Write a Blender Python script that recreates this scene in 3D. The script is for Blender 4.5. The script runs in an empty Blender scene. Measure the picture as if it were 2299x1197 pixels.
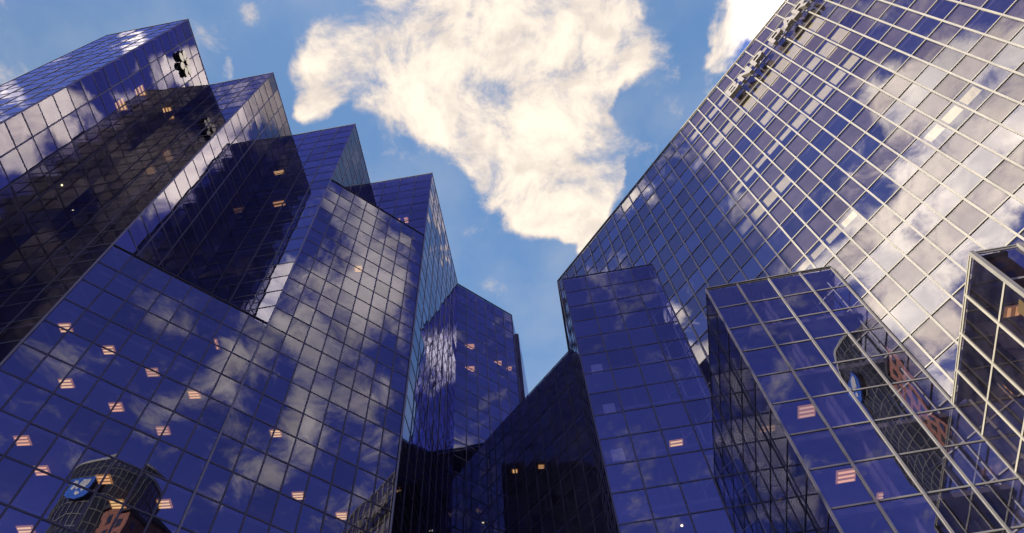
import bpy, bmesh, math, random
import numpy as np
from mathutils import Vector, Matrix
from mathutils.bvhtree import BVHTree
random.seed(7)
scene = bpy.context.scene
U = 0.8                      # metres per survey unit
EYE = 1.6                    # eye height above the plaza
# ---------------------------------------------------------------- camera
F_PX = 1695.4
CM = ((-0.9941051859672555, -0.0955512008991556, -0.0512332630205952),
      (0.10841992083103677, -0.8761115449187636, -0.46975917407438555),
      (0.0, -0.47254473742365, 0.881306683926324))      # rows: right, down, forward... as columns of world axes
_M = np.array(CM)
def ray(px, py):
    return _M.T @ np.array([px - 1149.5, py - 598.5, F_PX])
def at(px, py, h):
    r = ray(px, py); r = r * h / r[2]
    return (float(r[0]), float(r[1]))
cam_d = bpy.data.cameras.new('camera')
cam = bpy.data.objects.new('camera', cam_d); scene.collection.objects.link(cam)
cam_d.sensor_width = 36.0; cam_d.lens = 36.0 * F_PX / 2299.0
cam_d.clip_start = 0.1; cam_d.clip_end = 20000.0
right, down, fwd = _M[0], _M[1], _M[2]
R3 = Matrix((( right[0], -down[0], -fwd[0]), ( right[1], -down[1], -fwd[1]), ( right[2], -down[2], -fwd[2])))
cam.matrix_world = Matrix.Translation((0, 0, EYE)) @ R3.to_4x4()
scene.camera = cam
scene.view_settings.view_transform = 'Standard'; scene.view_settings.look = 'None'
scene.view_settings.exposure = 0.8; scene.view_settings.gamma = 1.0
scene.cycles.max_bounces = 10; scene.cycles.glossy_bounces = 6; scene.cycles.transparent_max_bounces = 12
scene.cycles.caustics_reflective = False; scene.cycles.caustics_refractive = False
# ---------------------------------------------------------------- sun and sky
SUN_AZ = math.radians(14.2); SUN_EL = math.radians(16.0)
sd = bpy.data.lights.new('sun', 'SUN'); sd.energy = 5.0; sd.angle = math.radians(0.5); sd.color = (1.0, 0.90, 0.74)
sun = bpy.data.objects.new('sun', sd); scene.collection.objects.link(sun)
sdir = Vector((math.cos(SUN_AZ) * math.cos(SUN_EL), math.sin(SUN_AZ) * math.cos(SUN_EL), math.sin(SUN_EL)))
sun.rotation_euler = (-sdir).to_track_quat('-Z', 'Y').to_euler(); sun.location = sdir * 300
world = bpy.data.worlds.new('World'); scene.world = world; world.use_nodes = True
nt = world.node_tree
for n in list(nt.nodes): nt.nodes.remove(n)
N = nt.nodes.new; Lk = nt.links.new
def mth(op, a, b=None, c=None, clamp=False, tree=None):
    t = tree or nt
    n = t.nodes.new('ShaderNodeMath'); n.operation = op; n.use_clamp = clamp
    for i, v in enumerate((a, b, c)):
        if v is None: continue
        if isinstance(v, (int, float)): n.inputs[i].default_value = v
        else: t.links.new(v, n.inputs[i])
    return n.outputs[0]
def vmth(op, a, b=None, tree=None):
    t = tree or nt
    n = t.nodes.new('ShaderNodeVectorMath'); n.operation = op
    for i, v in enumerate((a, b)):
        if v is None: continue
        if isinstance(v, (tuple, list)): n.inputs[i].default_value = v
        else: t.links.new(v, n.inputs[i])
    return n
def ramp(v, a, b, lo=0.0, hi=1.0, tree=None):
    t = tree or nt
    n = t.nodes.new('ShaderNodeMapRange'); n.interpolation_type = 'SMOOTHSTEP'
    t.links.new(v, n.inputs['Value'])
    n.inputs['From Min'].default_value = a; n.inputs['From Max'].default_value = b
    n.inputs['To Min'].default_value = lo; n.inputs['To Max'].default_value = hi
    return n.outputs['Result']
def mixc(f, a, b, typ='MIX', tree=None):
    t = tree or nt
    n = t.nodes.new('ShaderNodeMix'); n.data_type = 'RGBA'; n.blend_type = typ
    for sock, v in ((n.inputs[0], f), (n.inputs[6], a), (n.inputs[7], b)):
        if isinstance(v, (int, float)): sock.default_value = v
        elif isinstance(v, tuple): sock.default_value = (*v[:3], 1.0)
        else: t.links.new(v, sock)
    return n.outputs[2]
sky = N('ShaderNodeTexSky'); sky.sky_type = 'NISHITA'; sky.sun_disc = False
sky.sun_elevation = SUN_EL; sky.sun_rotation = math.pi / 2 - SUN_AZ
tc = N('ShaderNodeTexCoord')
sep = N('ShaderNodeSeparateXYZ'); Lk(tc.outputs['Generated'], sep.inputs[0])
zc = mth('MAXIMUM', sep.outputs[2], 0.05)
cx = mth('DIVIDE', sep.outputs[0], zc); cy = mth('DIVIDE', sep.outputs[1], zc)
cmb = N('ShaderNodeCombineXYZ'); Lk(cx, cmb.inputs[0]); Lk(cy, cmb.inputs[1])
P = cmb.outputs[0]           # point where the view direction meets the cloud layer
# clear sky: deeper and more violet towards the far half of the sky
w_a = ramp(cy, -0.12, 0.08)
w_b = ramp(cx, -0.30, -0.42)
w_v = mth('MAXIMUM', w_a, w_b)
w_s = mth('MULTIPLY', w_a, ramp(cx, 0.25, 0.5))
tint = mixc(w_v, (2.75, 3.35, 3.85), (1.95, 1.6, 4.15))
tint = mixc(mth('MULTIPLY', w_b, mth('SUBTRACT', 1.0, w_a)), tint, (2.9, 2.2, 6.4))
tint = mixc(w_s, tint, (2.3, 2.5, 5.6))
tint = vmth('SCALE', tint); tint_ = tint
TS = mth('MULTIPLY', ramp(cx, 0.0, 0.7, 1.0, 0.55), ramp(mth('MULTIPLY', cy, w_a), 0.5, 1.15, 1.0, 1.35))
Lk(TS, tint_.inputs['Scale']); tint = tint_.outputs[0]
rad = vmth('LENGTH', P).outputs['Value']
tint = mixc(ramp(rad, 1.6, 4.0), tint, (0.25, 0.25, 0.35))
skyc = mixc(1.0, sky.outputs[0], tint, 'MULTIPLY')
# cloud cover
BL = [(0.051, -0.18, 0.068, 1), (-0.034, -0.183, 0.086, 1), (-0.12, -0.198, 0.087, 1), (-0.183, -0.216, 0.047, 1), (0.118, -0.167, 0.056, 1), (0.175, -0.194, 0.043, 1), (0.22, -0.242, 0.03, 1), (0.247, -0.26, 0.017, 0.7), (0.141, -0.233, 0.053, 1), (0.061, -0.247, 0.06, 1), (-0.008, -0.273, 0.079, 1), (-0.086, -0.269, 0.073, 1), (-0.145, -0.282, 0.037, 0.8), (0.016, -0.326, 0.057, 1), (-0.043, -0.352, 0.077, 1), (-0.105, -0.353, 0.058, 1), (-0.013, -0.402, 0.055, 1), (-0.082, -0.424, 0.068, 1), (-0.14, -0.41, 0.04, 0.8), (-0.105, -0.476, 0.038, 1), (-0.065, -0.462, 0.03, 0.9), (-0.34, -0.215, 0.044, 1), (-0.319, -0.259, 0.024, 0.8), (-0.356, -0.178, 0.04, 1), (-0.299, -0.29, 0.015, 0.6), (0.15, -0.316, 0.019, 0.45), (0.332, -0.209, 0.017, 0.5), (0.291, -0.141, 0.016, 0.35), (0.051, -0.473, 0.014, 0.4), (0.341, -0.149, 0.017, 0.2), (-0.102, -0.527, 0.018, 0.4), (0.092, -0.299, 0.031, 0.55), (-0.164, -0.366, 0.032, 0.55), (0.013, -0.158, 0.019, -0.8), (-0.208, -0.32, 0.038, -0.5), (0.089, -0.274, 0.016, -0.5), (-0.626, -0.194, 0.045, 0.8), (-0.59, -0.195, 0.03, 0.75), (-0.674, -0.229, 0.043, 0.8), (-0.501, -0.169, 0.023, 0.55), (-0.439, -0.156, 0.026, 0.6), (-0.389, -0.154, 0.02, 0.7), (-0.395, -0.187, 0.026, 0.8), (-0.561, -0.225, 0.03, 0.7), (-0.645, -0.273, 0.025, 0.5), (-0.428, -0.259, 0.034, 1.0), (-0.478, -0.294, 0.032, 1.0), (-0.33, -0.205, 0.012, 0.5), (-0.518, -0.313, 0.019, 0.7), (-0.368, -0.24, 0.027, 0.5), (-0.154, -0.413, 0.015, 0.9), (-0.17, -0.507, 0.016, 0.8), (-0.178, -0.474, 0.01, 0.6), (-0.389, 0.275, 0.061, 0.6), (-0.539, 0.348, 0.083, 0.85), (-0.485, 0.253, 0.057, 0.6), (-0.634, 0.411, 0.08, 0.6), (-0.573, 0.506, 0.054, 0.5), (-0.613, 0.552, 0.048, 0.45), (-0.724, 0.491, 0.059, 0.55), (-0.802, 0.537, 0.071, 0.6), (-0.799, 0.44, 0.053, 0.4), (-0.72, 0.336, 0.058, 0.5), (-0.615, 0.644, 0.048, 0.3), (-0.672, 0.709, 0.05, 0.35), (-0.637, 0.87, 0.05, 0.3), (-0.849, 0.669, 0.056, 0.4), (-0.924, 0.451, 0.047, 0.3), (-0.586, 0.394, 0.038, 0.5), (0.54, 0.596, 0.12, 0.68), (0.485, 0.644, 0.088, 0.65), (0.45, 0.495, 0.046, 0.6), (0.653, 0.445, 0.068, 0.61), (0.715, 0.547, 0.086, 0.65), (0.611, 0.513, 0.073, 0.58), (0.796, 0.476, 0.074, 0.61), (0.914, 0.533, 0.061, 0.65), (0.639, 0.612, 0.09, 0.65), (0.687, 0.396, 0.054, 0.5), (0.765, 0.168, 0.03, 0.72), (0.553, 0.39, 0.042, 0.5), (0.389, 0.574, 0.05, 0.5), (0.392, 0.651, 0.044, 0.5), (0.49, 0.419, 0.041, 0.4), (0.821, 0.562, 0.05, 0.5), (0.961, 0.594, 0.045, 0.65), (0.645, 0.336, 0.034, 0.4), (0.372, -0.951, 0.056, 0.7), (0.409, -1.086, 0.06, 0.8), (0.295, -0.686, 0.024, 0.6), (0.317, -0.777, 0.025, 0.5), (0.347, -0.857, 0.035, 0.5), (-0.139, 1.141, 0.035, 0.3), (-0.115, -0.515, 0.02, 0.8), (-0.235, -0.285, 0.02, 0.35), (-0.2, -0.36, 0.025, 0.4), (0.05, -0.33, 0.03, 0.5)] + [(.46,.078,.032,.75),(.63,.112,.03,.7),(.70,.125,.03,.7),(.47,.52,.05,1.0),(.435,.482,.035,.9),(.40,.444,.025,.5),(.80,.125,.045,.6),(-.465,-.545,.07,1.0),(-.40,-.47,.05,.8),(-.52,-.32,.04,.7),(-.67,-.13,.04,1.0),(-.72,-.15,.04,.8),(.41,.95,.07,.8),(.45,1.07,.07,.8),(.35,.80,.05,.6),(.31,.67,.03,.6),(.38,.87,.05,.3)]
nz = N('ShaderNodeTexNoise'); nz.noise_dimensions = '2D'; Lk(P, nz.inputs['Vector'])
nz.inputs['Scale'].default_value = 9.0; nz.inputs['Detail'].default_value = 12.0; nz.inputs['Roughness'].default_value = 0.66; nz.inputs['Distortion'].default_value = 0.25
wz = N('ShaderNodeTexNoise'); wz.noise_dimensions = '2D'; Lk(P, wz.inputs['Vector'])
wz.inputs['Scale'].default_value = 6.5; wz.inputs['Detail'].default_value = 7.0
wv = vmth('SUBTRACT', wz.outputs['Color'], (0.5, 0.5, 0.5)).outputs[0]
ws = vmth('SCALE', wv); ws.inputs['Scale'].default_value = 0.13
Pw = vmth('ADD', P, ws.outputs[0]).outputs[0]
Pw = vmth('MULTIPLY', Pw, (1, 1, 0)).outputs[0]
acc = None
for bx_, by_, br_, bw_ in BL:
    d = vmth('DISTANCE', Pw, (bx_, by_, 0.0)).outputs['Value']
    v = ramp(d, br_ * 1.6, br_ * 0.25, 0.0, bw_)
    acc = v if acc is None else mth('ADD', acc, v)
cov = mth('MINIMUM', mth('MAXIMUM', acc, 0.0), 0.92)
# scattered clouds elsewhere, low in the sky
far = mth('MULTIPLY', ramp(rad, 1.2, 1.7), 0.38)
cov = mth('MAXIMUM', cov, far)
cov = mth('MAXIMUM', cov, mth('MULTIPLY', mth('MULTIPLY', w_a, mth('SUBTRACT', 1.0, w_s)), 0.16))
dn = mth('ADD', cov, mth('MULTIPLY', mth('SUBTRACT', nz.outputs['Fac'], 0.5), 2.3))
alpha = ramp(dn, 0.22, 0.95)
thick = ramp(dn, 0.45, 1.35)
n2 = N('ShaderNodeTexNoise'); n2.noise_dimensions = '2D'; Lk(P, n2.inputs['Vector'])
n2.inputs['Scale'].default_value = 5.5; n2.inputs['Detail'].default_value = 5.0
sh = mth('MULTIPLY', ramp(n2.outputs['Fac'], 0.42, 0.62), 0.55)
core = mixc(thick, (0.80, 0.70, 0.64), (1.20, 1.06, 0.88))
n3_ = N('ShaderNodeTexNoise'); n3_.noise_dimensions = '2D'; Lk(Pw, n3_.inputs['Vector']); n3_.inputs['Scale'].default_value = 15.0; n3_.inputs['Detail'].default_value = 6.0
core = mixc(mth('MULTIPLY', ramp(n3_.outputs['Fac'], 0.48, 0.70), 0.6), core, (0.74, 0.64, 0.58))
core = mixc(mth('MULTIPLY', sh, w_v), core, (0.46, 0.43, 0.46))
amp = mth('ADD', mth('ADD', 1.0, mth('MULTIPLY', w_a, 0.95)), mth('MULTIPLY', w_s, 2.1))
amp = mth('ADD', amp, mth('MULTIPLY', mth('SUBTRACT', 1.0, w_a), mth('MULTIPLY', w_b, 3.9)))
amp = mth('MULTIPLY', amp, ramp(rad, 1.3, 1.8, 1.0, 0.22))
amp = mth('MULTIPLY', amp, 10.0)       # background strength is 0.1
ccol = N('ShaderNodeVectorMath'); ccol.operation = 'SCALE'; Lk(core, ccol.inputs[0]); Lk(amp, ccol.inputs['Scale'])
veil = mth('MULTIPLY', ramp(n2.outputs['Fac'], 0.35, 0.75), mth('MULTIPLY', mth('SUBTRACT', 1.0, w_v), 0.22))
skyc = mixc(veil, skyc, (7.0, 7.0, 7.0))
final = mixc(alpha, skyc, ccol.outputs[0])
bg = N('ShaderNodeBackground'); bg.inputs['Strength'].default_value = 0.0575; Lk(final, bg.inputs[0])
wo = N('ShaderNodeOutputWorld'); Lk(bg.outputs[0], wo.inputs[0])
world.cycles.sampling_method = 'MANUAL'; world.cycles.sample_map_resolution = 512
# ---------------------------------------------------------------- materials
def new_mat(name):
    m = bpy.data.materials.new(name); m.use_nodes = True
    t = m.node_tree
    for n in list(t.nodes): t.nodes.remove(n)
    out = t.nodes.new('ShaderNodeOutputMaterial')
    return m, t, out
def plain(name, col, rough=0.6, metal=0.0, noise=0.0, scale=3.0, spec=0.5):
    m, t, out = new_mat(name)
    b = t.nodes.new('ShaderNodeBsdfPrincipled')
    b.inputs['Roughness'].default_value = rough; b.inputs['Metallic'].default_value = metal
    b.inputs['Specular IOR Level'].default_value = spec
    if noise:
        tcn = t.nodes.new('ShaderNodeTexCoord')
        nn = t.nodes.new('ShaderNodeTexNoise'); nn.inputs['Scale'].default_value = scale; nn.inputs['Detail'].default_value = 5
        t.links.new(tcn.outputs['Object'], nn.inputs['Vector'])
        c = mixc(ramp(nn.outputs['Fac'], 0.3, 0.7, tree=t), tuple(x * (1 - noise) for x in col), tuple(min(1, x * (1 + noise)) for x in col), tree=t)
        t.links.new(c, b.inputs['Base Color'])
    else:
        b.inputs['Base Color'].default_value = (*col, 1)
    t.links.new(b.outputs[0], out.inputs[0])
    return m
def glass(name, ior=2.2, tint=(0.78, 0.79, 1.0), trans=(0.62, 0.62, 0.72), warp=0.006, black_lift=1.0):
    m, t, out = new_mat(name)
    geo = t.nodes.new('ShaderNodeNewGeometry')
    nn = t.nodes.new('ShaderNodeTexNoise'); nn.inputs['Scale'].default_value = 0.55; nn.inputs['Detail'].default_value = 1.5
    t.links.new(geo.outputs['Position'], nn.inputs['Vector'])
    off = vmth('SUBTRACT', nn.outputs['Color'], (0.5, 0.5, 0.5), tree=t).outputs[0]
    sc = vmth('SCALE', off, tree=t); sc.inputs['Scale'].default_value = warp * 2
    nrm = vmth('NORMALIZE', vmth('ADD', geo.outputs['Normal'], sc.outputs[0], tree=t).outputs[0], tree=t).outputs[0]
    fr = t.nodes.new('ShaderNodeFresnel'); fr.inputs['IOR'].default_value = ior; t.links.new(nrm, fr.inputs['Normal'])
    g = t.nodes.new('ShaderNodeBsdfGlossy'); g.inputs['Roughness'].default_value = 0.0
    g.inputs['Color'].default_value = (*tint, 1); t.links.new(nrm, g.inputs['Normal'])
    tr = t.nodes.new('ShaderNodeBsdfTransparent'); tr.inputs['Color'].default_value = (*trans, 1)
    df = t.nodes.new('ShaderNodeBsdfDiffuse'); df.inputs['Color'].default_value = (.45, .40, .46, 1)
    dm = t.nodes.new('ShaderNodeMixShader')           # mottled diffuse layer, paints a haze that lifts the blacks
    dz = t.nodes.new('ShaderNodeTexNoise'); dz.inputs['Scale'].default_value = 1.7; dz.inputs['Detail'].default_value = 6
    t.links.new(geo.outputs['Position'], dz.inputs['Vector'])
    t.links.new(ramp(dz.outputs['Fac'], .3, .75, .008 * black_lift, .035 * black_lift, tree=t), dm.inputs[0])
    t.links.new(tr.outputs[0], dm.inputs[1]); t.links.new(df.outputs[0], dm.inputs[2])
    base = dm.outputs[0]
    mx = t.nodes.new('ShaderNodeMixShader')
    # rays that meet the pane from behind see the plain face-on reflectance
    fac = mth('MINIMUM', fr.outputs[0], 1.0, tree=t)
    fac = mixc(geo.outputs['Backfacing'], fac, (0.12, 0.12, 0.12), tree=t)
    t.links.new(fac, mx.inputs[0]); t.links.new(base, mx.inputs[1]); t.links.new(g.outputs[0], mx.inputs[2])
    t.links.new(mx.outputs[0], out.inputs[0])
    return m
def emis(name, col, s):
    m, t, out = new_mat(name)
    e = t.nodes.new('ShaderNodeEmission'); e.inputs[0].default_value = (*col, 1); e.inputs[1].default_value = s
    t.links.new(e.outputs[0], out.inputs[0]); return m
M_GLASS = glass('blue_mirror_glass')
M_GLASST = glass('violet_mirror_glass', tint=(.60, .57, .68))
M_GLASSD = glass('smoky_glass', ior=1.75, tint=(.8,.75,.85), trans=(.4,.38,.42))
M_GLASSW = glass('bright_mirror_glass', ior=2.9, tint=(.92, .92, .98), trans=(0.78, 0.76, 0.76))
M_SPANW = glass('spandrel_glass', ior=2.3, tint=(.92, .90, .92), trans=(0.74, 0.70, 0.72))
VARI = {}
for base_, tn, args in ((M_GLASS, (.78, .79, 1.0), dict(ior=2.2)), (M_GLASST, (.60, .57, .68), dict(ior=2.2)), (M_GLASSW, (.92, .92, .98), dict(ior=2.9, trans=(0.78, 0.76, 0.76))), (M_SPANW, (.92, .90, .92), dict(ior=2.3, trans=(0.74, 0.70, 0.72)))):
    VARI[base_.name] = [base_, base_, base_] + [glass(base_.name + '_batch', tint=tuple(c_ * k for c_ in tn), **args) for k in (.93, .84)]
M_GLASSN = glass('lifted_black_glass', black_lift=5.0)  # stronger diffuse haze painted in to brighten the dark low block
M_DARKAL = plain('shaded_mullion', (0.05, 0.044, 0.052), 0.45, 0.0, 0.25, 0.8)  # pale frames with their shade put into a dark base colour
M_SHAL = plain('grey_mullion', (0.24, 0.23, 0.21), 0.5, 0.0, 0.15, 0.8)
M_MIDAL = plain('half_shaded_mullion', (0.08, 0.072, 0.072), 0.45, 0.0, 0.15, 0.8)  # frame of the shaded narrow block, shade mixed into its colour
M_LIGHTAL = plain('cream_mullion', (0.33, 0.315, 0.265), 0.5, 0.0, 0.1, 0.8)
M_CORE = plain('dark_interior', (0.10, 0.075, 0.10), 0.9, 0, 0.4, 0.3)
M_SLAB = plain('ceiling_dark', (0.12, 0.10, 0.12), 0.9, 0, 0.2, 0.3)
M_SPAN = plain('spandrel_panel', (0.085, 0.075, 0.075), 0.85, 0, 0.18, 0.9)
M_BLIND = plain('window_blind', (0.50, 0.47, 0.28), 0.9, 0, 0.06, 2.0)
M_BLINDY = plain('yellow_blind', (0.75, 0.55, 0.12), 0.9, 0, 0.06, 2.0)
M_CURT = plain('grey_blind', (0.5, 0.5, 0.55), 0.9, 0, 0.1, 2.0)
M_ROOF = plain('roof_gravel', (0.25, 0.24, 0.23), 0.95, 0, 0.3, 2.0)
M_LAMP = emis('warm_ceiling_tube', (1.0, 0.62, 0.24), 0.85)
M_LAMP2 = emis('dim_ceiling_tube', (1.0, 0.55, 0.26), 0.55)
M_LAMP3 = emis('orange_ceiling_tube', (1.0, 0.50, 0.20), 0.8)
M_LAMPD = emis('warm_ceiling_panel', (0.95, 0.42, 0.10), 0.27)
M_LAMPB = emis('bright_spot', (1.0, 0.86, 0.45), 2.2)
M_SIGN = plain('white_sign_letter', (0.30, 0.28, 0.25), 0.5)
M_SIGNS = plain('dark_sign_return', (0.05, 0.045, 0.05), 0.6)
M_LOGOF = emis('glowing_emblem_face', (1.0, 0.88, 0.74), 0.36)  # weak emission added to brighten the pale petal faces
M_BLUE = plain('blue_sign', (0.02, 0.16, 0.75), 0.4)
M_WHITE = plain('white_sign_mark', (0.85, 0.85, 0.85), 0.5)
# ---------------------------------------------------------------- object helpers
def W3(p, z):               # survey plan point + survey height -> world metres
    return Vector((p[0] * U, p[1] * U, z * U + EYE))
def empty(name, loc, label, cat, group=None):
    o = bpy.data.objects.new(name, None); scene.collection.objects.link(o)
    o.location = loc; o.empty_display_size = 0.5
    o['label'] = label; o['category'] = cat
    if group: o['group'] = group
    return o
def tag(o, label=None, cat=None, group=None, kind=None):
    if label: o['label'] = label
    if cat: o['category'] = cat
    if group: o['group'] = group
    if kind: o['kind'] = kind
    return o
def link_mesh(name, verts, faces, mat, parent=None, mats=None, fm=None):
    """verts are world coordinates; stored relative to the parent"""
    me = bpy.data.meshes.new(name)
    off = parent_world(parent) if parent else Vector((0, 0, 0))
    me.from_pydata([tuple(Vector(v) - off) for v in verts], [], faces); me.update()
    for m in (mats or [mat]): me.materials.append(m)
    if fm:
        for p_, k in zip(me.polygons, fm): p_.material_index = k
    o = bpy.data.objects.new(name, me); scene.collection.objects.link(o)
    if parent: o.parent = parent
    return o
def parent_world(p):
    v = Vector((0, 0, 0))
    while p is not None:
        v += p.location; p = p.parent
    return v
class MB:
    def __init__(s): s.v = []; s.f = []; s.m = []
    def box(s, o, ax, ay, az, k=0):
        """box from corner o with edge vectors ax, ay, az"""
        b = len(s.v); o = Vector(o)
        if ax.cross(ay).dot(az) < 0: ax, ay = ay, ax
        for i in (0, 1):
            for j in (0, 1):
                for q in (0, 1): s.v.append(o + ax * q + ay * j + az * i)
        for f in ((0, 2, 3, 1), (4, 5, 7, 6), (0, 1, 5, 4), (2, 6, 7, 3), (0, 4, 6, 2), (1, 3, 7, 5)):
            s.f.append(tuple(b + i for i in f)); s.m.append(k)
    def prism(s, pts, ext, k=0, kside=None):
        b = len(s.v); n = len(pts)
        s.v += [Vector(p) for p in pts] + [Vector(p) + ext for p in pts]
        s.f.append(tuple(range(b, b + n))[::-1]); s.m.append(kside if kside is not None else k)
        s.f.append(tuple(range(b + n, b + 2 * n))); s.m.append(k)
        for i in range(n):
            j = (i + 1) % n
            s.f.append((b + i, b + j, b + n + j, b + n + i)); s.m.append(k if kside is None else kside)
    def quad(s, a, b_, c, d, k=0):
        b = len(s.v); s.v += [Vector(a), Vector(b_), Vector(c), Vector(d)]; s.f.append((b, b + 1, b + 2, b + 3)); s.m.append(k)
    def build(s, name, mats, parent=None):
        if not isinstance(mats, (list, tuple)): mats = [mats]
        return link_mesh(name, s.v, s.f, None, parent, mats=list(mats), fm=s.m)
ZG = -2.0                    # ground level in survey units
facades = []                 # (building record, A, B, n, ztop, zbot, cols, rowh, glass)
class Bld:
    def __init__(s, name, label, H, foot, group=None):
        s.H = H; s.foot = foot
        s.root = empty(name, Vector((foot[0][0] * U, foot[0][1] * U, 0)), label, 'glass tower' if H > 70 else 'glass building', group)
        s.cells = []; s.mb = {}
def fac_dir(A, B):
    A = Vector(A); B = Vector(B); d = (B - A); L = d.length; d /= L
    return A, B, d, L
def facade(b, A, B, cols, ztop=None, zbot=ZG, rowh=2.5, mull=M_DARKAL, gl=M_GLASS, vw=0.11, hw=0.11, vd=0.035, hd=0.025, tilt=0.003, slabs=None, span=False, name='mullion_grid', spangl=None, ends=(1, 1), flip=False, dep=3.6, ce=(.45, .45)):
    """curtain wall from plan point A to B. Outward side faces the viewer standing at the plaza centre."""
    A2, B2, d, L = fac_dir(A, B)
    n = Vector((-d.y, d.x))
    if n.dot(-A2) < 0: n = -n
    if flip: n = -n
    ztop = b.H if ztop is None else ztop
    d3 = Vector((d.x, d.y, 0)); n3 = Vector((n.x, n.y, 0)); up = Vector((0, 0, 1))
    w = L / cols
    rows = int(math.ceil((ztop - zbot) / rowh - 1e-6))
    for r in range(rows):
        z1 = ztop - r * rowh; z0 = max(zbot, z1 - rowh)
        for c in range(cols):
            p0 = A2 + d * (w * c); p1 = A2 + d * (w * (c + 1))
            b.cells.append((W3(p0, z0), W3(p1, z0), W3(p1, z1), W3(p0, z1), n3, d3, tilt, (spangl if (spangl and r % 2 == 0) else gl), (A, B, r, c)))
    mb = MB()
    hts = [ztop - r * rowh for r in range(rows + 1)]; hts[-1] = max(hts[-1], zbot)
    # verticals butt between the horizontals' front: verticals are deeper, horizontals sit between them
    for c in range(cols + 1):
        if (c == 0 and not ends[0]) or (c == cols and not ends[1]): continue
        p = A2 + d * (w * c - vw / 2)
        mb.box(W3(p, zbot) - n3 * 0.03 * U, d3 * vw * U, n3 * (vd + 0.03) * U, up * (ztop - zbot) * U)
    for z in hts[:-1]:
        for c in range(cols):
            p = A2 + d * (w * c + vw / 2)
            zz = z - hw if z == ztop else z - hw / 2
            mb.box(W3(p, zz) - n3 * 0.03 * U, d3 * (w - vw) * U, n3 * (hd + 0.03) * U, up * hw * U)
    mb.build(name, mull, b.root)
    facades.append((A2, B2, ztop, zbot))
    # rooms behind the glass: a dark core wall and the floor slabs
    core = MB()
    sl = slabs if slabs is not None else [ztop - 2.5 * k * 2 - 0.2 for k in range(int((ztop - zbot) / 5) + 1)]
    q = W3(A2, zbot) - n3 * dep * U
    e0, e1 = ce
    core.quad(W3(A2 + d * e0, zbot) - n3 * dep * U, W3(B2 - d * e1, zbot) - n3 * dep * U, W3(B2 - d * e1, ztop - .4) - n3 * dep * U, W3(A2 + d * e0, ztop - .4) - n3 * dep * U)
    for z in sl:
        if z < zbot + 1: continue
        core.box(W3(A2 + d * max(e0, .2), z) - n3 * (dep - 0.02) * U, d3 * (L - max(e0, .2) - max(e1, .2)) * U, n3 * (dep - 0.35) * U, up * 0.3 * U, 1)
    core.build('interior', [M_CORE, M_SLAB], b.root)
    return dict(A=A2, d=d, n=n, w=w, L=L, sl=sl, b=b, ztop=ztop)
def coping(b, pts, z, mat, name='coping', wd=0.05, ht=0.14):
    mb = MB()
    for (A, B) in pts:
        A2, B2, d, L = fac_dir(A, B); n = Vector((-d.y, d.x))
        if n.dot(-A2) < 0: n = -n
        mb.box(W3(A2, z + .003), Vector((d.x, d.y, 0)) * L * U, Vector((n.x, n.y, 0)) * wd * U, Vector((0, 0, 1)) * ht * U)
    mb.build(name, mat, b.root)
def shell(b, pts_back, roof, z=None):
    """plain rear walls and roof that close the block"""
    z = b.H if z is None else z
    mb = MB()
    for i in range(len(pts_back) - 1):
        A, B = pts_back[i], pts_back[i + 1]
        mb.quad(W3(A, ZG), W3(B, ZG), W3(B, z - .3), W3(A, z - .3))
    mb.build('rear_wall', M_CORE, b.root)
    r = MB(); k = len(roof)
    r.v = [W3(p, z - .25) for p in roof]; r.f = [tuple(range(k))]; r.m = [0]
    r.build('roof', M_ROOF, b.root)
def v2(a, b, t): return (a[0] + (b[0] - a[0]) * t, a[1] + (b[1] - a[1]) * t)
# ---------------------------------------------------------------- survey points
H = 100.0
E1 = at(421.8, 43.5, H); L1 = at(469.4, 191.5, H); E2 = at(612.6, 163.8, H); L2 = at(654.7, 304.7, H)
E3 = at(797, 279, H); L3 = at(831, 412.5, H); E4 = at(970, 389, H); L4 = at(1027.5, 638, H); B5 = at(1149, 708.7, H); Q1f = at(238.6, 80, H)
G1 = at(1157.7, 746.7, H); G2 = at(1163.6, 748, H); G3 = (G2[0] - 0.6, G2[1] - 12)
HM1, HM2 = 49.7, 79.7
C = at(1253.3, 632.5, 80); HD = 65.5; K = (5.98, -57.78)
azw = math.radians(130.4); dw = (math.cos(azw), math.sin(azw)); nw = (dw[1], -dw[0])
NW = 34
Wend = (C[0] + dw[0] * 1.52 * NW, C[1] + dw[1] * 1.52 * NW)
H1, H2, H3 = 64.4, 44.2, 29.49
S1a = at(1262.6, 627.7, H1); S1b = at(1464, 594, H1); S2a = at(1585, 650.5, H2); S2b = at(1865, 601, H2); S3a = at(2179.5, 570, H3)
# ---------------------------------------------------------------- ground
g = MB(); g.quad((-4000, -4000, 0), (4000, -4000, 0), (4000, 4000, 0), (-4000, 4000, 0))
go = g.build('ground', plain('asphalt', (0.05, 0.05, 0.052), 0.9, 0, 0.25, 0.4)); tag(go, kind='structure')
pv = MB(); pv.quad((-60, -40, .004), (30, -40, .004), (30, 30, .004), (-60, 30, .004))
def paving():
    m, t, out = new_mat('plaza_paving')
    b = t.nodes.new('ShaderNodeBsdfPrincipled'); b.inputs['Roughness'].default_value = 0.8
    br = t.nodes.new('ShaderNodeTexBrick'); br.inputs['Scale'].default_value = 1.0; br.offset = 0
    br.inputs['Color1'].default_value = (.13, .12, .11, 1); br.inputs['Color2'].default_value = (.16, .15, .14, 1); br.inputs['Mortar'].default_value = (.12, .11, .1, 1)
    ge = t.nodes.new('ShaderNodeNewGeometry'); t.links.new(ge.outputs['Position'], br.inputs['Vector'])
    t.links.new(br.outputs[0], b.inputs['Base Color']); t.links.new(b.outputs[0], out.inputs[0]); return m
po = pv.build('plaza', paving()); tag(po, kind='structure')
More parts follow.
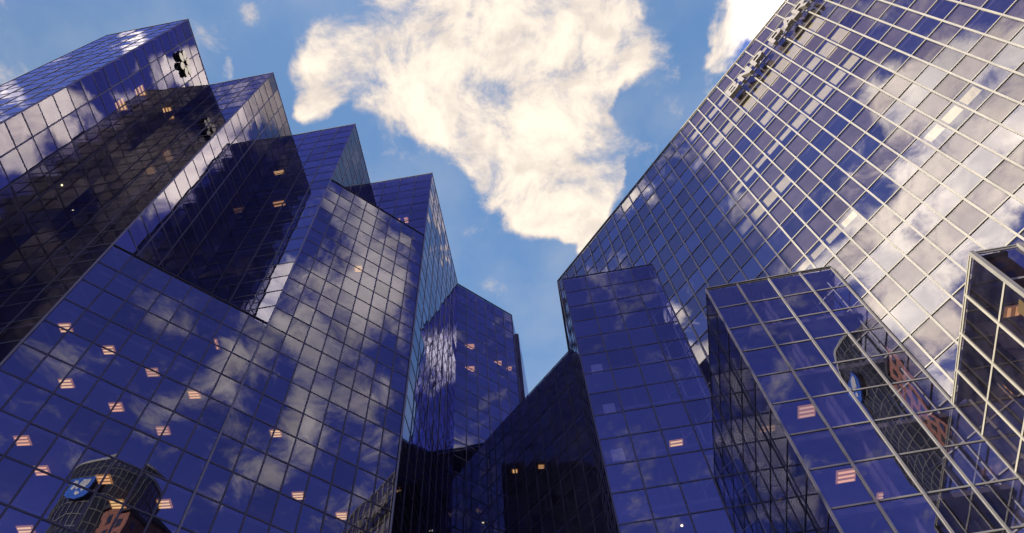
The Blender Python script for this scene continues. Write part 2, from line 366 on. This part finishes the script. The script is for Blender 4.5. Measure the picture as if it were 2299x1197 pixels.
# ---------------------------------------------------------------- left towers (saw-tooth)
LG = 'saw-tooth glass towers on the left'
XB = 47.6
FC = {}
T1 = Bld('glass_tower', 'leftmost mirror glass tower, with the flower emblem under its roof', H, [E1, L1], LG)
FC['P1'] = facade(T1, E1, L1, 4, gl=M_GLASST, ends=(1, 0), ce=(.45,-3.5)); FC['Q1'] = facade(T1, E1, Q1f, 5, gl=M_GLASSW, ends=(0, 1))
shell(T1, [Q1f, (XB + 3, -24), L1], [E1, Q1f, (XB + 3, -24), L1]); coping(T1, [(E1, L1), (Q1f, E1)], H, M_LIGHTAL)
T2 = Bld('glass_tower', 'second mirror glass tower from the left, behind the low blue wall', H, [E2, L2], LG)
FC['P2'] = facade(T2, E2, L2, 4, gl=M_GLASST, ends=(1, 0), ce=(.45,-3.5), zbot=HM1 - .2); FC['Q2'] = facade(T2, L1, E2, 4, gl=M_GLASST, ends=(0, 0), ce=(-3.5,.45))
shell(T2, [L1, (XB, -24), (XB, -32), L2], [E2, L1, (XB, -24), (XB, -32), L2]); coping(T2, [(E2, L2), (L1, E2)], H, M_LIGHTAL)
T3 = Bld('glass_tower', 'third mirror glass tower from the left, rising behind the cloud-reflecting wall', H, [E3, L3], LG)
FC['P3'] = facade(T3, E3, L3, 4, gl=M_GLASST, ends=(1, 0), ce=(.45,-3.5), zbot=HM2 - .2); FC['Q3'] = facade(T3, L2, E3, 4, gl=M_GLASS, ends=(0, 0), ce=(-3.5,.45), zbot=HM1 - .2)
shell(T3, [L2, (XB - 2, -32), (XB - 2, -42), L3], [E3, L2, (XB - 2, -32), (XB - 2, -42), L3]); coping(T3, [(E3, L3), (L2, E3)], H, M_LIGHTAL)
T4 = Bld('glass_tower', 'rightmost of the four saw-tooth towers, with a tall narrow side face', H, [E4, L4], LG)
FC['P4'] = facade(T4, E4, L4, 8, gl=M_GLASS, ends=(1, 0), ce=(.45,-3.5), vw=0.13); FC['Q4'] = facade(T4, L3, E4, 4, gl=M_GLASS, ends=(0, 0), ce=(-3.5,.45), zbot=HM2 - .2)
shell(T4, [L3, (XB - 4, -42), (XB - 10, -60), L4], [E4, L3, (XB - 4, -42), (XB - 10, -60), L4]); coping(T4, [(E4, L4), (L3, E4)], H, M_LIGHTAL)
SLR = [46.6, 41.55, 36.95, 32.1, 27.4, 22.6, 17.8, 13, 8.2, 3.4]
Mid1 = Bld('glass_block', 'low blue glass wall block at lower left, filling the gap between two towers', HM1, [E2, E3])
FC['R1'] = facade(Mid1, E2, E3, 8, slabs=SLR, ends=(1, 0), ce=(.45,0)); shell(Mid1, [], [E2, E3, L2]); coping(Mid1, [(E2, E3)], HM1, M_DARKAL, wd=.1, ht=.05)
Mid2 = Bld('glass_block', 'taller infill block with clouds reflected across its blue glass, left of centre', HM2, [E3, E4])
FC['R2'] = facade(Mid2, E3, E4, 8, slabs=[76.6, 71.6, 66.6, 61.6, 56.6, 51.6] + SLR, ends=(1, 1), ce=(0,.45)); shell(Mid2, [], [E3, E4, L3]); coping(Mid2, [(E3, E4)], HM2, M_DARKAL, wd=.1, ht=.05)
Back = Bld('glass_tower', 'dark blue tower at the centre, set back between the two complexes', H, [L4, B5])
FC['B5'] = facade(Back, L4, B5, 6, ends=(0, 1), ce=(-3.5,.45)); facade(Back, B5, G1, 2, ends=(0, 0), mull=M_SHAL, vd=.004, hd=.003); facade(Back, G2, G3, 8, ends=(1, 1), mull=M_SHAL, vd=.004, hd=.003, name='side_mullion_grid')
shell(Back, [G1, G2], [L4, B5, G1, G2, G3, (14, -80), (14, -62)]); shell(Back, [G3, (14, -80), (14, -62)], [L4, B5, G1, G2, G3, (14, -80), (14, -62)], H - .01)
coping(Back, [(L4, B5)], H, M_DARKAL, wd=.1, ht=.08)
Dk = Bld('glass_block', 'dark low connecting block with a sloping roofline in the lower centre', HD, [K, C])
Cd = (C[0] + 0.15, C[1] + .15)
FC['D'] = facade(Dk, K, Cd, 11, gl=M_GLASSN, ends=(0, 1), ce=(-3.5,0), vw=.12)
Kb = (K[0] - nw[0] * 4, K[1] - nw[1] * 4); Cb = (C[0] - nw[0] * 4, C[1] - nw[1] * 4)
shell(Dk, [Kb, Cb], [K, Cd, Cb, Kb])
def corner_trim(b, p, z, mat, s=.13):
    c = Vector(p); o = c.normalized() * -1
    mb = MB(); q = W3((c.x + o.x * .0, c.y + o.y * .0), ZG)
    t = Vector((-o.y, o.x, 0)); o3 = Vector((o.x, o.y, 0))
    mb.box(q - t * s / 2 * U, t * s * U, o3 * s * U, Vector((0, 0, 1)) * (z - ZG) * U); mb.build('corner_trim', mat, b.root)
for b_, p_ in ((T1, E1), (T2, E2), (T3, E3), (T4, E4)): corner_trim(b_, p_, H, M_SHAL)
corner_trim(Back, B5, H, M_MIDAL, .1)
# ---------------------------------------------------------------- big white-framed tower on the right
TW = Bld('glass_tower', 'huge tower with a sunlit cream grid and rooftop lettering, upper right', 80.0, [C, Wend])
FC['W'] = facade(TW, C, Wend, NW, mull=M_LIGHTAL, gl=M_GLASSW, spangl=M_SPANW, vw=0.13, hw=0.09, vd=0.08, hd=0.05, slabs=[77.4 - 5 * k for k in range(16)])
Cx = (C[0] - 0.07 * 18, C[1] - 18)
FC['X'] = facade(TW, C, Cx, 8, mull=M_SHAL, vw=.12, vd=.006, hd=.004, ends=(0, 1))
shell(TW, [Cx, (Wend[0] - 14, Wend[1] - 18), Wend], [C, Cx, (Wend[0] - 14, Wend[1] - 18), Wend]); coping(TW, [(C, Wend), (Cx, C)], 80.0, M_LIGHTAL, wd=.14, ht=.16)
f = FC['W']
n3 = Vector((f['n'].x, f['n'].y, 0)); d3 = Vector((f['d'].x, f['d'].y, 0)); UP = Vector((0, 0, 1))
sp = MB()
for r in range(0, 32, 2):
    z1 = 80 - 2.5 * r
    for c in range(NW):
        p = f['A'] + f['d'] * (f['w'] * c + 0.12)
        sp.box(W3(p, z1 - 2.42) - n3 * 0.16 * U, d3 * (f['w'] - .24) * U, n3 * 0.05 * U, UP * 2.3 * U)
so = sp.build('spandrel_panels', M_SPAN, TW.root); so['kind'] = 'stuff'
rb = random.Random(11)
for r in range(1, 15, 2):
    z1 = 80 - 2.5 * r
    c = 14 + rb.choice([0, 1])
    while c < 25:
        run = rb.choice([2, 3, 4, 5]); drop = rb.choice([0.7, 1.0, 1.3, 1.6, 2.2]) * (1.0 if r > 2 else 0.6)
        if r > 9 and rb.random() < .6: c += run; continue
        if rb.random() < (0.12 if c < 25 else 0.62): c += run; continue
        for k in range(run):
            if c + k >= 26: break
            mb = MB(); p = f['A'] + f['d'] * (f['w'] * (c + k) + 0.11)
            mb.box(W3(p, z1 - .12 - drop) - n3 * 0.30 * U, d3 * (f['w'] - .22) * U, n3 * 0.03 * U, UP * drop * U)
            mb.build('window_blind', M_BLIND, TW.root)
        c += run
# ---------------------------------------------------------------- lower saw-tooth blocks on the right
SG = 'stepped glass blocks in front of the cream-gridded tower'
def onW(p, extra=0.0):    # where the normal line of the big tower facade is met going back from p along -y
    t = (p[0] - C[0]) / dw[0]; return (p[0], C[1] + dw[1] * t + extra)
B1 = Bld('glass_block', 'tallest and narrowest of the three stepped blocks, dark blue, at right of centre', H1, [S1a, S1b], SG)
S1c = (-5.15, -45.4)
FC['S1l'] = facade(B1, S1a, S1c, 5, mull=M_DARKAL, ends=(0, 1)); FC['F1'] = facade(B1, S1a, S1b, 4, mull=M_MIDAL, vw=.11, hw=.10, vd=.05, tilt=.0015, rowh=2.6)
shell(B1, [], [S1a, S1b, onW(S1b), S1c]); coping(B1, [(S1a, S1b)], H1, M_MIDAL, wd=.06, ht=.05)
B2 = Bld('glass_block', 'middle stepped block, wide navy front reflecting a brick building', H2, [S2a, S2b], SG)
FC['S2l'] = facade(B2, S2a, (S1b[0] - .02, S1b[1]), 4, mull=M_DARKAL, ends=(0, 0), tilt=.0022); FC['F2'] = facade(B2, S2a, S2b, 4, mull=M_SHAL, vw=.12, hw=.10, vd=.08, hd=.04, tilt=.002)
shell(B2, [], [S2a, S2b, onW(S2b), (S1b[0], S1b[1] - .1)]); coping(B2, [(S2a, S2b)], H2, M_SHAL, wd=.12, ht=.08)
B3 = Bld('glass_block', 'nearest stepped block at the right edge with thick white frames and dark glass', H3, [S3a, (S3a[0] - 8.6, S3a[1] + .62)], SG)
S3b = (S3a[0] - 8.6, S3a[1] + .62)
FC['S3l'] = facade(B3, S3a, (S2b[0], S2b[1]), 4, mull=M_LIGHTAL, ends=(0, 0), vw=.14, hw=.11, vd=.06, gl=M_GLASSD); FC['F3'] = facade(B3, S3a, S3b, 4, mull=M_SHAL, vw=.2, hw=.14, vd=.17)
shell(B3, [S3b, onW(S3b)], [S3a, S3b, onW(S3b), S2b]); coping(B3, [(S3a, S3b), (S3a, S2b)], H3, M_LIGHTAL, wd=.06, ht=.06)
# ---------------------------------------------------------------- glass panes: the hundred that show largest are parts, the rest one object
tv, tf = [], []
blds = [T1, T2, T3, T4, Mid1, Mid2, Back, Dk, TW, B1, B2, B3]
for b in blds:
    for cl in b.cells:
        k = len(tv); tv += [Vector(x) for x in cl[:4]]; tf.append((k, k + 1, k + 2, k + 3))
bvh = BVHTree.FromPolygons(tv, tf)
EYEV = Vector((0, 0, EYE))
def project(v):
    c = _M @ np.array([v.x, v.y, v.z - EYE])
    if c[2] <= 0.1: return None
    return (1149.5 + F_PX * c[0] / c[2], 598.5 + F_PX * c[1] / c[2])
def shown(cl):
    cen = (Vector(cl[0]) + Vector(cl[2])) / 2
    pts = [project(Vector(x)) for x in cl[:4]]
    if any(p is None for p in pts): return 0
    if max(p[0] for p in pts) < 0 or min(p[0] for p in pts) > 2299 or max(p[1] for p in pts) < 0 or min(p[1] for p in pts) > 1197: return 0
    area = abs(sum(pts[i][0] * pts[(i + 1) % 4][1] - pts[(i + 1) % 4][0] * pts[i][1] for i in range(4))) / 2
    vis = 0
    for s in (0.5, 0.15, 0.85):
        q = Vector(cl[0]).lerp(Vector(cl[2]), s); dr = (q - EYEV); L = dr.length; dr.normalize()
        hit = bvh.ray_cast(EYEV, dr, L - 0.15)
        if hit[0] is None: vis += 1
    return area * vis / 3
pane_mesh = {}
def pane_geo(cl, rnd):
    a, b_, c, d = [Vector(x) for x in cl[:4]]
    n3, d3, tilt = cl[4], cl[5], cl[6]
    cen = (a + c) / 2
    tx, tz = rnd.gauss(0, tilt), rnd.gauss(0, tilt)
    out = []
    for v in (a, b_, c, d):
        r = v - cen
        out.append(v + n3 * (tx * r.dot(d3) + tz * r.z))
    # outward winding
    if (out[1] - out[0]).cross(out[2] - out[0]).dot(n3) < 0: out = out[::-1]
    return out
rp = random.Random(5)
for b in blds:
    sc_ = sorted(((shown(cl), i) for i, cl in enumerate(b.cells)), reverse=True)
    top = set(i for s, i in sc_[:100] if s > 0)
    rest = {}
    for i, cl in enumerate(b.cells):
        pts = pane_geo(cl, rp)
        gm_ = rp.choice(VARI.get(cl[7].name, [cl[7]]))
        if i in top: link_mesh('glass_pane', pts, [(0, 1, 2, 3)], gm_, b.root)
        else: rest.setdefault('x', []).append((pts, gm_))
    if rest:
        mb = MB(); mats = []
        for pts, gm in rest['x']:
            if gm not in mats: mats.append(gm)
            mb.quad(*pts, mats.index(gm))
        o = mb.build('glass_panes', mats, b.root); o['kind'] = 'stuff'
# ---------------------------------------------------------------- lettering on the big tower
sg = empty('wall_sign', W3((C[0] + dw[0] * 29.2, C[1] + dw[1] * 29.2), 73.6), 'row of raised white letters fixed near the roof of the cream-gridded tower', 'sign')
GL = {  # strokes on a 1 x 1 cell: quads given as (x0,y0,x1,y1) or polygons
 'B': [[(0,0),(.26,0),(.26,1),(0,1)], [(.26,.82),(.78,.82),(.95,.70),(.95,.60),(.80,.5),(.80,.49),(.26,.49),(.26,.56),(.66,.56),(.70,.62),(.70,.68),(.66,.72),(.26,.72)], [(.26,1),(.26,.82),(.78,.82),(.95,.70),(.93,.85),(.8,1)],
       [(.26,0),(.8,0),(1,.15),(1,.36),(.80,.49),(.26,.49),(.26,.36),(.68,.36),(.73,.32),(.73,.22),(.68,.17),(.26,.17)]],
 'N': [[(0,0),(.26,0),(.26,1),(0,1)], [(.26,1),(.26,.62),(.74,0),(.74,.38)], [(.74,0),(1,0),(1,1),(.74,1)]],
 'P': [[(0,0),(.26,0),(.26,1),(0,1)], [(.26,1),(.26,.82),(.66,.82),(.72,.76),(.72,.62),(.66,.56),(.26,.56),(.26,.38),(.78,.38),(1,.54),(1,.84),(.8,1)]],
 'A': [[(0,0),(.26,0),(.62,1),(.38,1)], [(.74,0),(1,0),(.62,1),(.50,.67)], [(.30,.2),(.68,.2),(.62,.36),(.38,.36)]],
 'R': [[(0,0),(.26,0),(.26,1),(0,1)], [(.26,1),(.26,.82),(.66,.82),(.72,.76),(.72,.62),(.66,.56),(.26,.56),(.26,.40),(.78,.40),(1,.54),(1,.84),(.8,1)], [(.44,.40),(.72,0),(1,0),(.72,.40)]],
 'I': [[(0,0),(.26,0),(.26,1),(0,1)]],
 'S': [[(0,.05),(.2,0),(.8,0),(1,.15),(1,.42),(.85,.56),(.3,.62),(.3,.56),(.2,.45),(.7,.4),(.72,.22),(.6,.17),(.05,.22)], [(.2,.45),(0,.58),(0,.85),(.2,1),(.95,1),(.95,.82),(.35,.82),(.27,.76),(.3,.62)]],
}
def letter(ch, x0, w_, z0, h_, th=0.42, off=0.55):
    mb = MB()
    for poly in GL[ch]:
        pts = []
        for (x, y) in poly:
            p = (C[0] + dw[0] * (x0 + x * w_), C[1] + dw[1] * (x0 + x * w_))
            pts.append(W3(p, z0 + y * h_) + n3 * off * U)
        if (pts[1] - pts[0]).cross(pts[2] - pts[1]).dot(n3) < 0: pts = pts[::-1]
        mb.prism(pts, n3 * th * U)
    for sx in (.1, .12 if ch == 'I' else .85):
        p = (C[0] + dw[0] * (x0 + sx * w_), C[1] + dw[1] * (x0 + sx * w_))
        mb.box(W3(p, z0 + .3 * h_) + n3 * .2 * U, d3 * .1 * U, n3 * (off - .2) * U, UP * .1 * U)
    o = mb.build('letter', M_SIGN, sg); return o
xs = 29.05
for ch, x in zip('BNP', (29.05, 30.85, 32.7)): letter(ch, x, 1.5, 73.55, 1.6)
for ch, x, w_ in (('P', 35.35, 1.5), ('A', 36.95, 1.65), ('R', 38.6, 1.5), ('I', 40.3, 1.5), ('B', 41.2, 1.5), ('A', 42.8, 1.65), ('S', 44.6, 1.5)): letter(ch, x, w_, 73.55, 1.6)
# ---------------------------------------------------------------- flower emblem on the leftmost tower
fp = FC['P1']; n1 = Vector((fp['n'].x, fp['n'].y, 0)); d1 = Vector((fp['d'].x, fp['d'].y, 0))
LC = (4.15, 93.75)
def onP1(x, z): p = fp['A'] + fp['d'] * x; return W3(p, z)
em = empty('wall_emblem', onP1(LC[0], LC[1] - 1.4), 'raised flower emblem of six pale petals high on the leftmost tower', 'emblem')
for k in range(6):
    a = math.radians(-90 + 60 * k)
    ca, sa = math.cos(a), math.sin(a)
    shp = [(.36, 0), (.66, .36), (1.25, .44), (1.62, .14), (1.62, -.14), (1.25, -.44), (.66, -.36)]
    pts = [onP1(LC[0] + x * ca - y * sa, LC[1] + (x * sa + y * ca)) + n1 * .10 * U for x, y in shp]
    if (pts[1] - pts[0]).cross(pts[2] - pts[1]).dot(n1) < 0: pts = pts[::-1]
    mb = MB(); mb.prism(pts, n1 * .30 * U, 0, 1)
    q = onP1(LC[0] + .95 * ca, LC[1] + .95 * sa)
    mb.box(q - n1 * .01 * U, d1 * .12 * U, n1 * .14 * U, UP * .12 * U, 1)
    mb.build('petal', [M_LOGOF, M_SIGNS], em)
# ---------------------------------------------------------------- lit ceiling lights seen through the glass
def ceiling_point(fk, px, py):
    """where the line of sight through that pane meets the ceiling of its storey"""
    f = FC[fk]; r = ray(px, py); A = f['A']; n = f['n']
    t = (A.x * n.x + A.y * n.y) / (r[0] * n.x + r[1] * n.y)
    zg = r[2] * t
    c = [z for z in f['sl'] if z > zg + 0.25]
    zc_ = min(c) if c else zg + 1.2
    t2 = zc_ / r[2]
    dep = -((r[0] * t2 - A.x) * n.x + (r[1] * t2 - A.y) * n.y)
    if dep > 2.7: zc_ = zg + (zc_ - zg) * 2.2 / dep; t2 = zc_ / r[2]
    return Vector((r[0] * t2, r[1] * t2)), zc_, f
rl = random.Random(3)
ORD = ['first', 'second', 'third', 'fourth', 'fifth', 'sixth', 'seventh', 'eighth', 'ninth', 'tenth']
def troffer(fk, px, py, label, w_=0.78, l_=0.66, mat=None):
    mat = mat or rl.choice([M_LAMP, M_LAMP, M_LAMP2, M_LAMP3])
    p, z, f = ceiling_point(fk, px, py)
    o = empty('ceiling_light', W3(p, z) - Vector((0, 0, 0.12)), label, 'ceiling light', 'lit ceiling lights inside the glass buildings')
    d = Vector((f['d'].x, f['d'].y, 0)); n = Vector((f['n'].x, f['n'].y, 0)); up = Vector((0, 0, 1))
    # the rooms follow the square grid of the towers, not the diagonal walls
    if fk in ('R1', 'R2', 'B5', 'D'): d = Vector((1, 0.08, 0)).normalized(); n = Vector((-.08, 1, 0)).normalized()
    base = W3(p, z)
    hb = MB(); hb.box(base - d * w_ / 2 * U - n * l_ / 2 * U - up * 0.06, d * w_ * U, n * l_ * U, up * 0.04); hb.build('housing', M_LAMPD, o)
    for k in range(3):
        tb = MB(); tb.box(base - d * (w_ / 2 - .08) * U + n * (-l_ / 2 + l_ * (k + .32) / 3) * U - up * 0.10, d * (w_ - .16) * U, n * l_ * .12 * U, up * 0.035); tb.build('tube', mat, o)
    return o
def spot(fk, px, py, label, r=0.13):
    p, z, f = ceiling_point(fk, px, py)
    base = W3(p, z)
    mb = MB(); pts = [base + Vector((math.cos(a), math.sin(a), 0)) * r * U - Vector((0, 0, .05)) for a in [i * math.pi / 6 for i in range(12)]]
    mb.prism(pts, Vector((0, 0, -.04)), 0)
    o = mb.build('spot_light', M_LAMPB); o.location = base; 
    me = o.data
    for v in me.vertices: v.co -= base
    tag(o, label, 'spot light', 'small bright spot lights inside the glass buildings'); return o
R_ROWS = [[(487, 772)], [(148, 735), (245, 785), (343, 835), (437, 885), (620, 972)], [(150, 860), (262, 913), (367, 966), (670, 1112), (768, 1157)], [(52, 988), (95, 1055), (235, 1075), (265, 1130), (370, 1130), (60, 1190)]]
RN = ['upper', 'middle', 'lower']
for r, row in enumerate(R_ROWS[1:]):
    for k, q in enumerate(row):
        troffer('R1' if q[0] < 560 else 'R2', *q, '%s louvred light from left, %s row behind the lower left blue wall' % (ORD[k], RN[r]))
troffer('R1', 487, 772, 'narrow glowing tube light near the middle of the lower left blue wall', .22, .9)
troffer('R2', 805, 603, 'single lit ceiling light high in the cloud-reflecting infill block')
troffer('P1', 313, 200, 'right one of two lit lights below the roof of the leftmost tower', 1.5, 1.1)
troffer('P1', 270, 232, 'left one of two lit lights below the roof of the leftmost tower', 1.5, 1.1)
troffer('P1', 378, 255, 'yellow lit ceiling light in the dark reflection on the leftmost tower', 1.5, 1.1)
troffer('Q3', 445, 457, 'large lit light low in the dark face between second and third towers', 1.4, 1.1)
troffer('Q3', 627, 387, 'upper small lit light in the dark face of the third tower', 1.3, .5)
troffer('Q3', 627, 457, 'lower small lit light in the dark face of the third tower', 1.3, .6)
troffer('Q4', 905, 495, 'lit light just above the roofline of the cloud-reflecting block', 1.4, .8)
troffer('B5', 1055, 778, 'upper left lit light in the central set-back tower', 1.3, .9)
troffer('B5', 1055, 828, 'lower left lit light in the central set-back tower', 1.3, .9)
troffer('B5', 1118, 815, 'third lit light from the left in the central set-back tower', 1.1, .8)
troffer('B5', 1143, 827, 'lit light closest to the right edge of the central set-back tower', .8, .7)
troffer('D', 1156, 1057, 'left one of two orange lights in the dark low block', .6, .5)
troffer('D', 1215, 1047, 'right one of two orange lights in the dark low block', .6, .5)
troffer('F1', 1484, 718, 'upper thin glowing light in the narrow stepped block', .16, .9)
troffer('F1', 1520, 790, 'lower thin glowing light in the narrow stepped block', .16, 1.0)
troffer('F1', 1518, 997, 'square lit light in the narrow stepped block', 1.0, .9)
troffer('S2l', 1618, 978, 'lit light near the corner where the narrow and middle blocks meet', .9, .9)
troffer('S2l', 1755, 1128, 'lit light at the bottom of the side face of the middle block', .8, .9)
troffer('F2', 1810, 922, 'upper dim lit light on the front of the middle stepped block', 1.0, .9)
troffer('F2', 1898, 1067, 'lower lit light on the front of the middle stepped block', 1.0, .9)
troffer('F2', 1990, 1112, 'lowest light on the front of the middle block, beside the brick reflection', 1.0, .6)
troffer('S3l', 2280, 705, 'upper lit light in the white-framed block at the right edge', 1.1, 1.2)
troffer('S3l', 2252, 883, 'lower lit light in the white-framed block at the right edge', 1.2, 1.0)
spot('P1', 140, 415, 'topmost of three tiny spots in the dark part of the leftmost tower', .08)
spot('P1', 151, 441, 'middle of three tiny spots in the dark part of the leftmost tower', .08)
spot('P1', 165, 472, 'lowest of three tiny spots in the dark part of the leftmost tower', .07)
spot('F2', 1788, 793, 'left of two round spots on the front of the middle stepped block', .11)
spot('F2', 1880, 775, 'right of two round spots on the front of the middle stepped block', .11)
spot('D', 1085, 1171, 'tiny spot at the foot of the dark low block', .13)
spot('F1', 1530, 1178, 'tiny spot at the bottom of the narrow stepped block', .08)
def blind(fk, x0, z0, w_, h_, mat=M_CURT, dep=.25):
    f = FC[fk]; d = Vector((f['d'].x, f['d'].y, 0)); n = Vector((f['n'].x, f['n'].y, 0)); p = f['A'] + f['d'] * x0
    mb = MB(); mb.box(W3(p, z0) - n * dep * U, d * w_ * U, n * .03 * U, Vector((0, 0, 1)) * h_ * U); mb.build('window_blind', mat, f['b'].root)
def facepos(fk, px, py):
    f = FC[fk]; r = ray(px, py); A = f['A']; n = f['n']; t = (A.x * n.x + A.y * n.y) / (r[0] * n.x + r[1] * n.y)
    return ((r[0] * t - A.x) * f['d'].x + (r[1] * t - A.y) * f['d'].y, r[2] * t)
for q in ((1340, 825), (1368, 915), (1387, 1018)):
    x, z = facepos('F1', *q); blind('F1', x - .45, z - .5, .9, 1.2)
x, z = facepos('S3l', 2296, 695); blind('S3l', x - .1, z - .5, .6, 1.1, M_BLINDY)
# ---------------------------------------------------------------- the city behind the viewer, seen only in the glass
RC = (-78.0, 80.0); RR = 12.0; RT = 158.0
rt = empty('round_tower', Vector((RC[0] * U, RC[1] * U, 0)), 'round dark glass tower with a blue sign, seen as a reflection at lower left', 'tower')
seg = 48
cy = MB(); rows = int((RT - ZG) / 3.2)
def rp_(a, r, z): return W3((RC[0] + r * math.cos(a), RC[1] + r * math.sin(a)), z)
for i in range(seg):
    a0, a1 = 2 * math.pi * i / seg, 2 * math.pi * (i + 1) / seg
    cy.quad(rp_(a0, RR, ZG), rp_(a1, RR, ZG), rp_(a1, RR, RT), rp_(a0, RR, RT))
M_RG = plain('round_tower_glass', (0.025, 0.028, 0.04), 0.12, 0.0, 0.35, 0.15, 1.0)
cy.build('glass_wall', M_RG, rt)
gr = MB()
for i in range(seg):
    a = 2 * math.pi * i / seg; t_ = Vector((-math.sin(a), math.cos(a), 0)); r_ = Vector((math.cos(a), math.sin(a), 0))
    gr.box(rp_(a, RR, ZG) - t_ * .08, t_ * .16, r_ * .12, Vector((0, 0, 1)) * (RT - ZG) * U)
for k in range(rows + 1):
    z = RT - k * 3.2
    for i in range(seg):
        a0, a1 = 2 * math.pi * (i + .06) / seg, 2 * math.pi * (i + .94) / seg
        p0, p1 = rp_(a0, RR, z), rp_(a1, RR, z); r_ = Vector((math.cos((a0 + a1) / 2), math.sin((a0 + a1) / 2), 0))
        gr.box(p0 - Vector((0, 0, .1)), p1 - p0, r_ * .08, Vector((0, 0, 1)) * .2)
gr.build('mullion_grid', plain('pale_mullion', (0.22, 0.22, 0.21), 0.6, 0, .1), rt)
cp = MB(); cp.v = [rp_(2 * math.pi * i / seg, RR + .3, RT) for i in range(seg)] + [rp_(2 * math.pi * i / seg, RR + .3, RT + 1) for i in range(seg)]
cp.f = [tuple(range(seg))[::-1], tuple(range(seg, 2 * seg))] + [(i, (i + 1) % seg, seg + (i + 1) % seg, seg + i) for i in range(seg)]; cp.m = [0] * len(cp.f)
cp.build('roof', plain('parapet_ring', (0.55, 0.55, 0.52), 0.7), rt)
# blue sign board with a white mark
sa = math.atan2(-RC[1], -RC[0])
def sgn(a_off, r, z): return rp_(sa + a_off, r, z)
sb = empty('roof_sign', sgn(-.0, RR + 1, 142), 'bright blue sign board with a white mark on the round tower reflection', 'sign')
ao = 0.72
pA, pB = sgn(ao - .26, RR + .9, 142), sgn(ao + .26, RR + .9, 142)
tt = (pB - pA); tl = tt.length; tt.normalize(); rr_ = Vector((tt.y, -tt.x, 0))
if rr_.dot(Vector((-RC[0], -RC[1], 0))) < 0: rr_ = -rr_
mb = MB()
prof = [(0, 1), (1, 1), (1, .28), (.82, .1), (.5, 0), (.18, .1), (0, .28)]
HS = 8.0
mb.prism([pA + tt * x * tl + Vector((0, 0, y * HS * U)) for x, y in prof], rr_ * .4); mb.build('board', M_BLUE, sb)
for shp in ([(.12, .88), (.42, .9), (.5, .6), (.38, .35), (.28, .5), (.2, .4), (.14, .6)], [(.58, .82), (.72, .88), (.86, .78), (.88, .6), (.78, .5), (.72, .66), (.64, .5), (.56, .62)], [(.46, .38), (.62, .42), (.6, .26), (.5, .2), (.42, .26)]):
    mb = MB(); mb.prism([pA + rr_ * .42 + tt * x * tl + Vector((0, 0, y * HS * U)) for x, y in shp], rr_ * .06); mb.build('mark', M_WHITE, sb)
# red brick building beside it
def brick_mat():
    m, t, out = new_mat('red_brick')
    b = t.nodes.new('ShaderNodeBsdfPrincipled'); b.inputs['Roughness'].default_value = 0.9
    br = t.nodes.new('ShaderNodeTexBrick'); br.inputs['Scale'].default_value = 1.6
    br.inputs['Color1'].default_value = (.36, .13, .09, 1); br.inputs['Color2'].default_value = (.45, .18, .12, 1); br.inputs['Mortar'].default_value = (.4, .3, .26, 1); br.inputs['Mortar Size'].default_value = .01
    tcn = t.nodes.new('ShaderNodeTexCoord'); t.links.new(tcn.outputs['Object'], br.inputs['Vector'])
    t.links.new(br.outputs[0], b.inputs['Base Color']); t.links.new(b.outputs[0], out.inputs[0]); return m
bk = (-69.0, 62.0); BH = 139.0
bb = empty('brick_building', Vector((bk[0] * U, bk[1] * U, 0)), 'red brick building with square windows, seen only as a reflection at lower right', 'building')
e1 = Vector((-1, -.1, 0)).normalized(); e2 = Vector((-.1, 1, 0)).normalized()
mb = MB(); mb.box(W3(bk, ZG), e1 * 26 * U, e2 * 19 * U, Vector((0, 0, 1)) * (BH - ZG) * U); mb.build('wall', brick_mat(), bb)
M_BW = plain('brick_building_window', (0.04, 0.05, 0.06), 0.1, 0, 0)
wm = MB()
for r in range(32):
    z = BH - 4 - r * 3.6
    for c in range(7):
        wm.box(W3(bk, z) + e1 * (1.6 + c * 3.5) * U - e2 * .12 * U, e1 * 1.5 * U, e2 * .15 * U, Vector((0, 0, 1)) * 2.0 * U)
    for c in range(5):
        wm.box(W3(bk, z) + e2 * (1.5 + c * 3.6) * U - e1 * .12 * U, e2 * 1.5 * U, e1 * .15 * U, Vector((0, 0, 1)) * 2.0 * U)
o = wm.build('windows', M_BW, bb); o['kind'] = 'stuff'
mb = MB(); mb.box(W3(bk, BH + .01) - e1 * .5 * U - e2 * .5 * U, e1 * 27 * U, e2 * 20 * U, Vector((0, 0, 1)) * 1.2 * U); mb.build('roof', plain('dark_roof_edge', (.03, .03, .035), .7), bb)
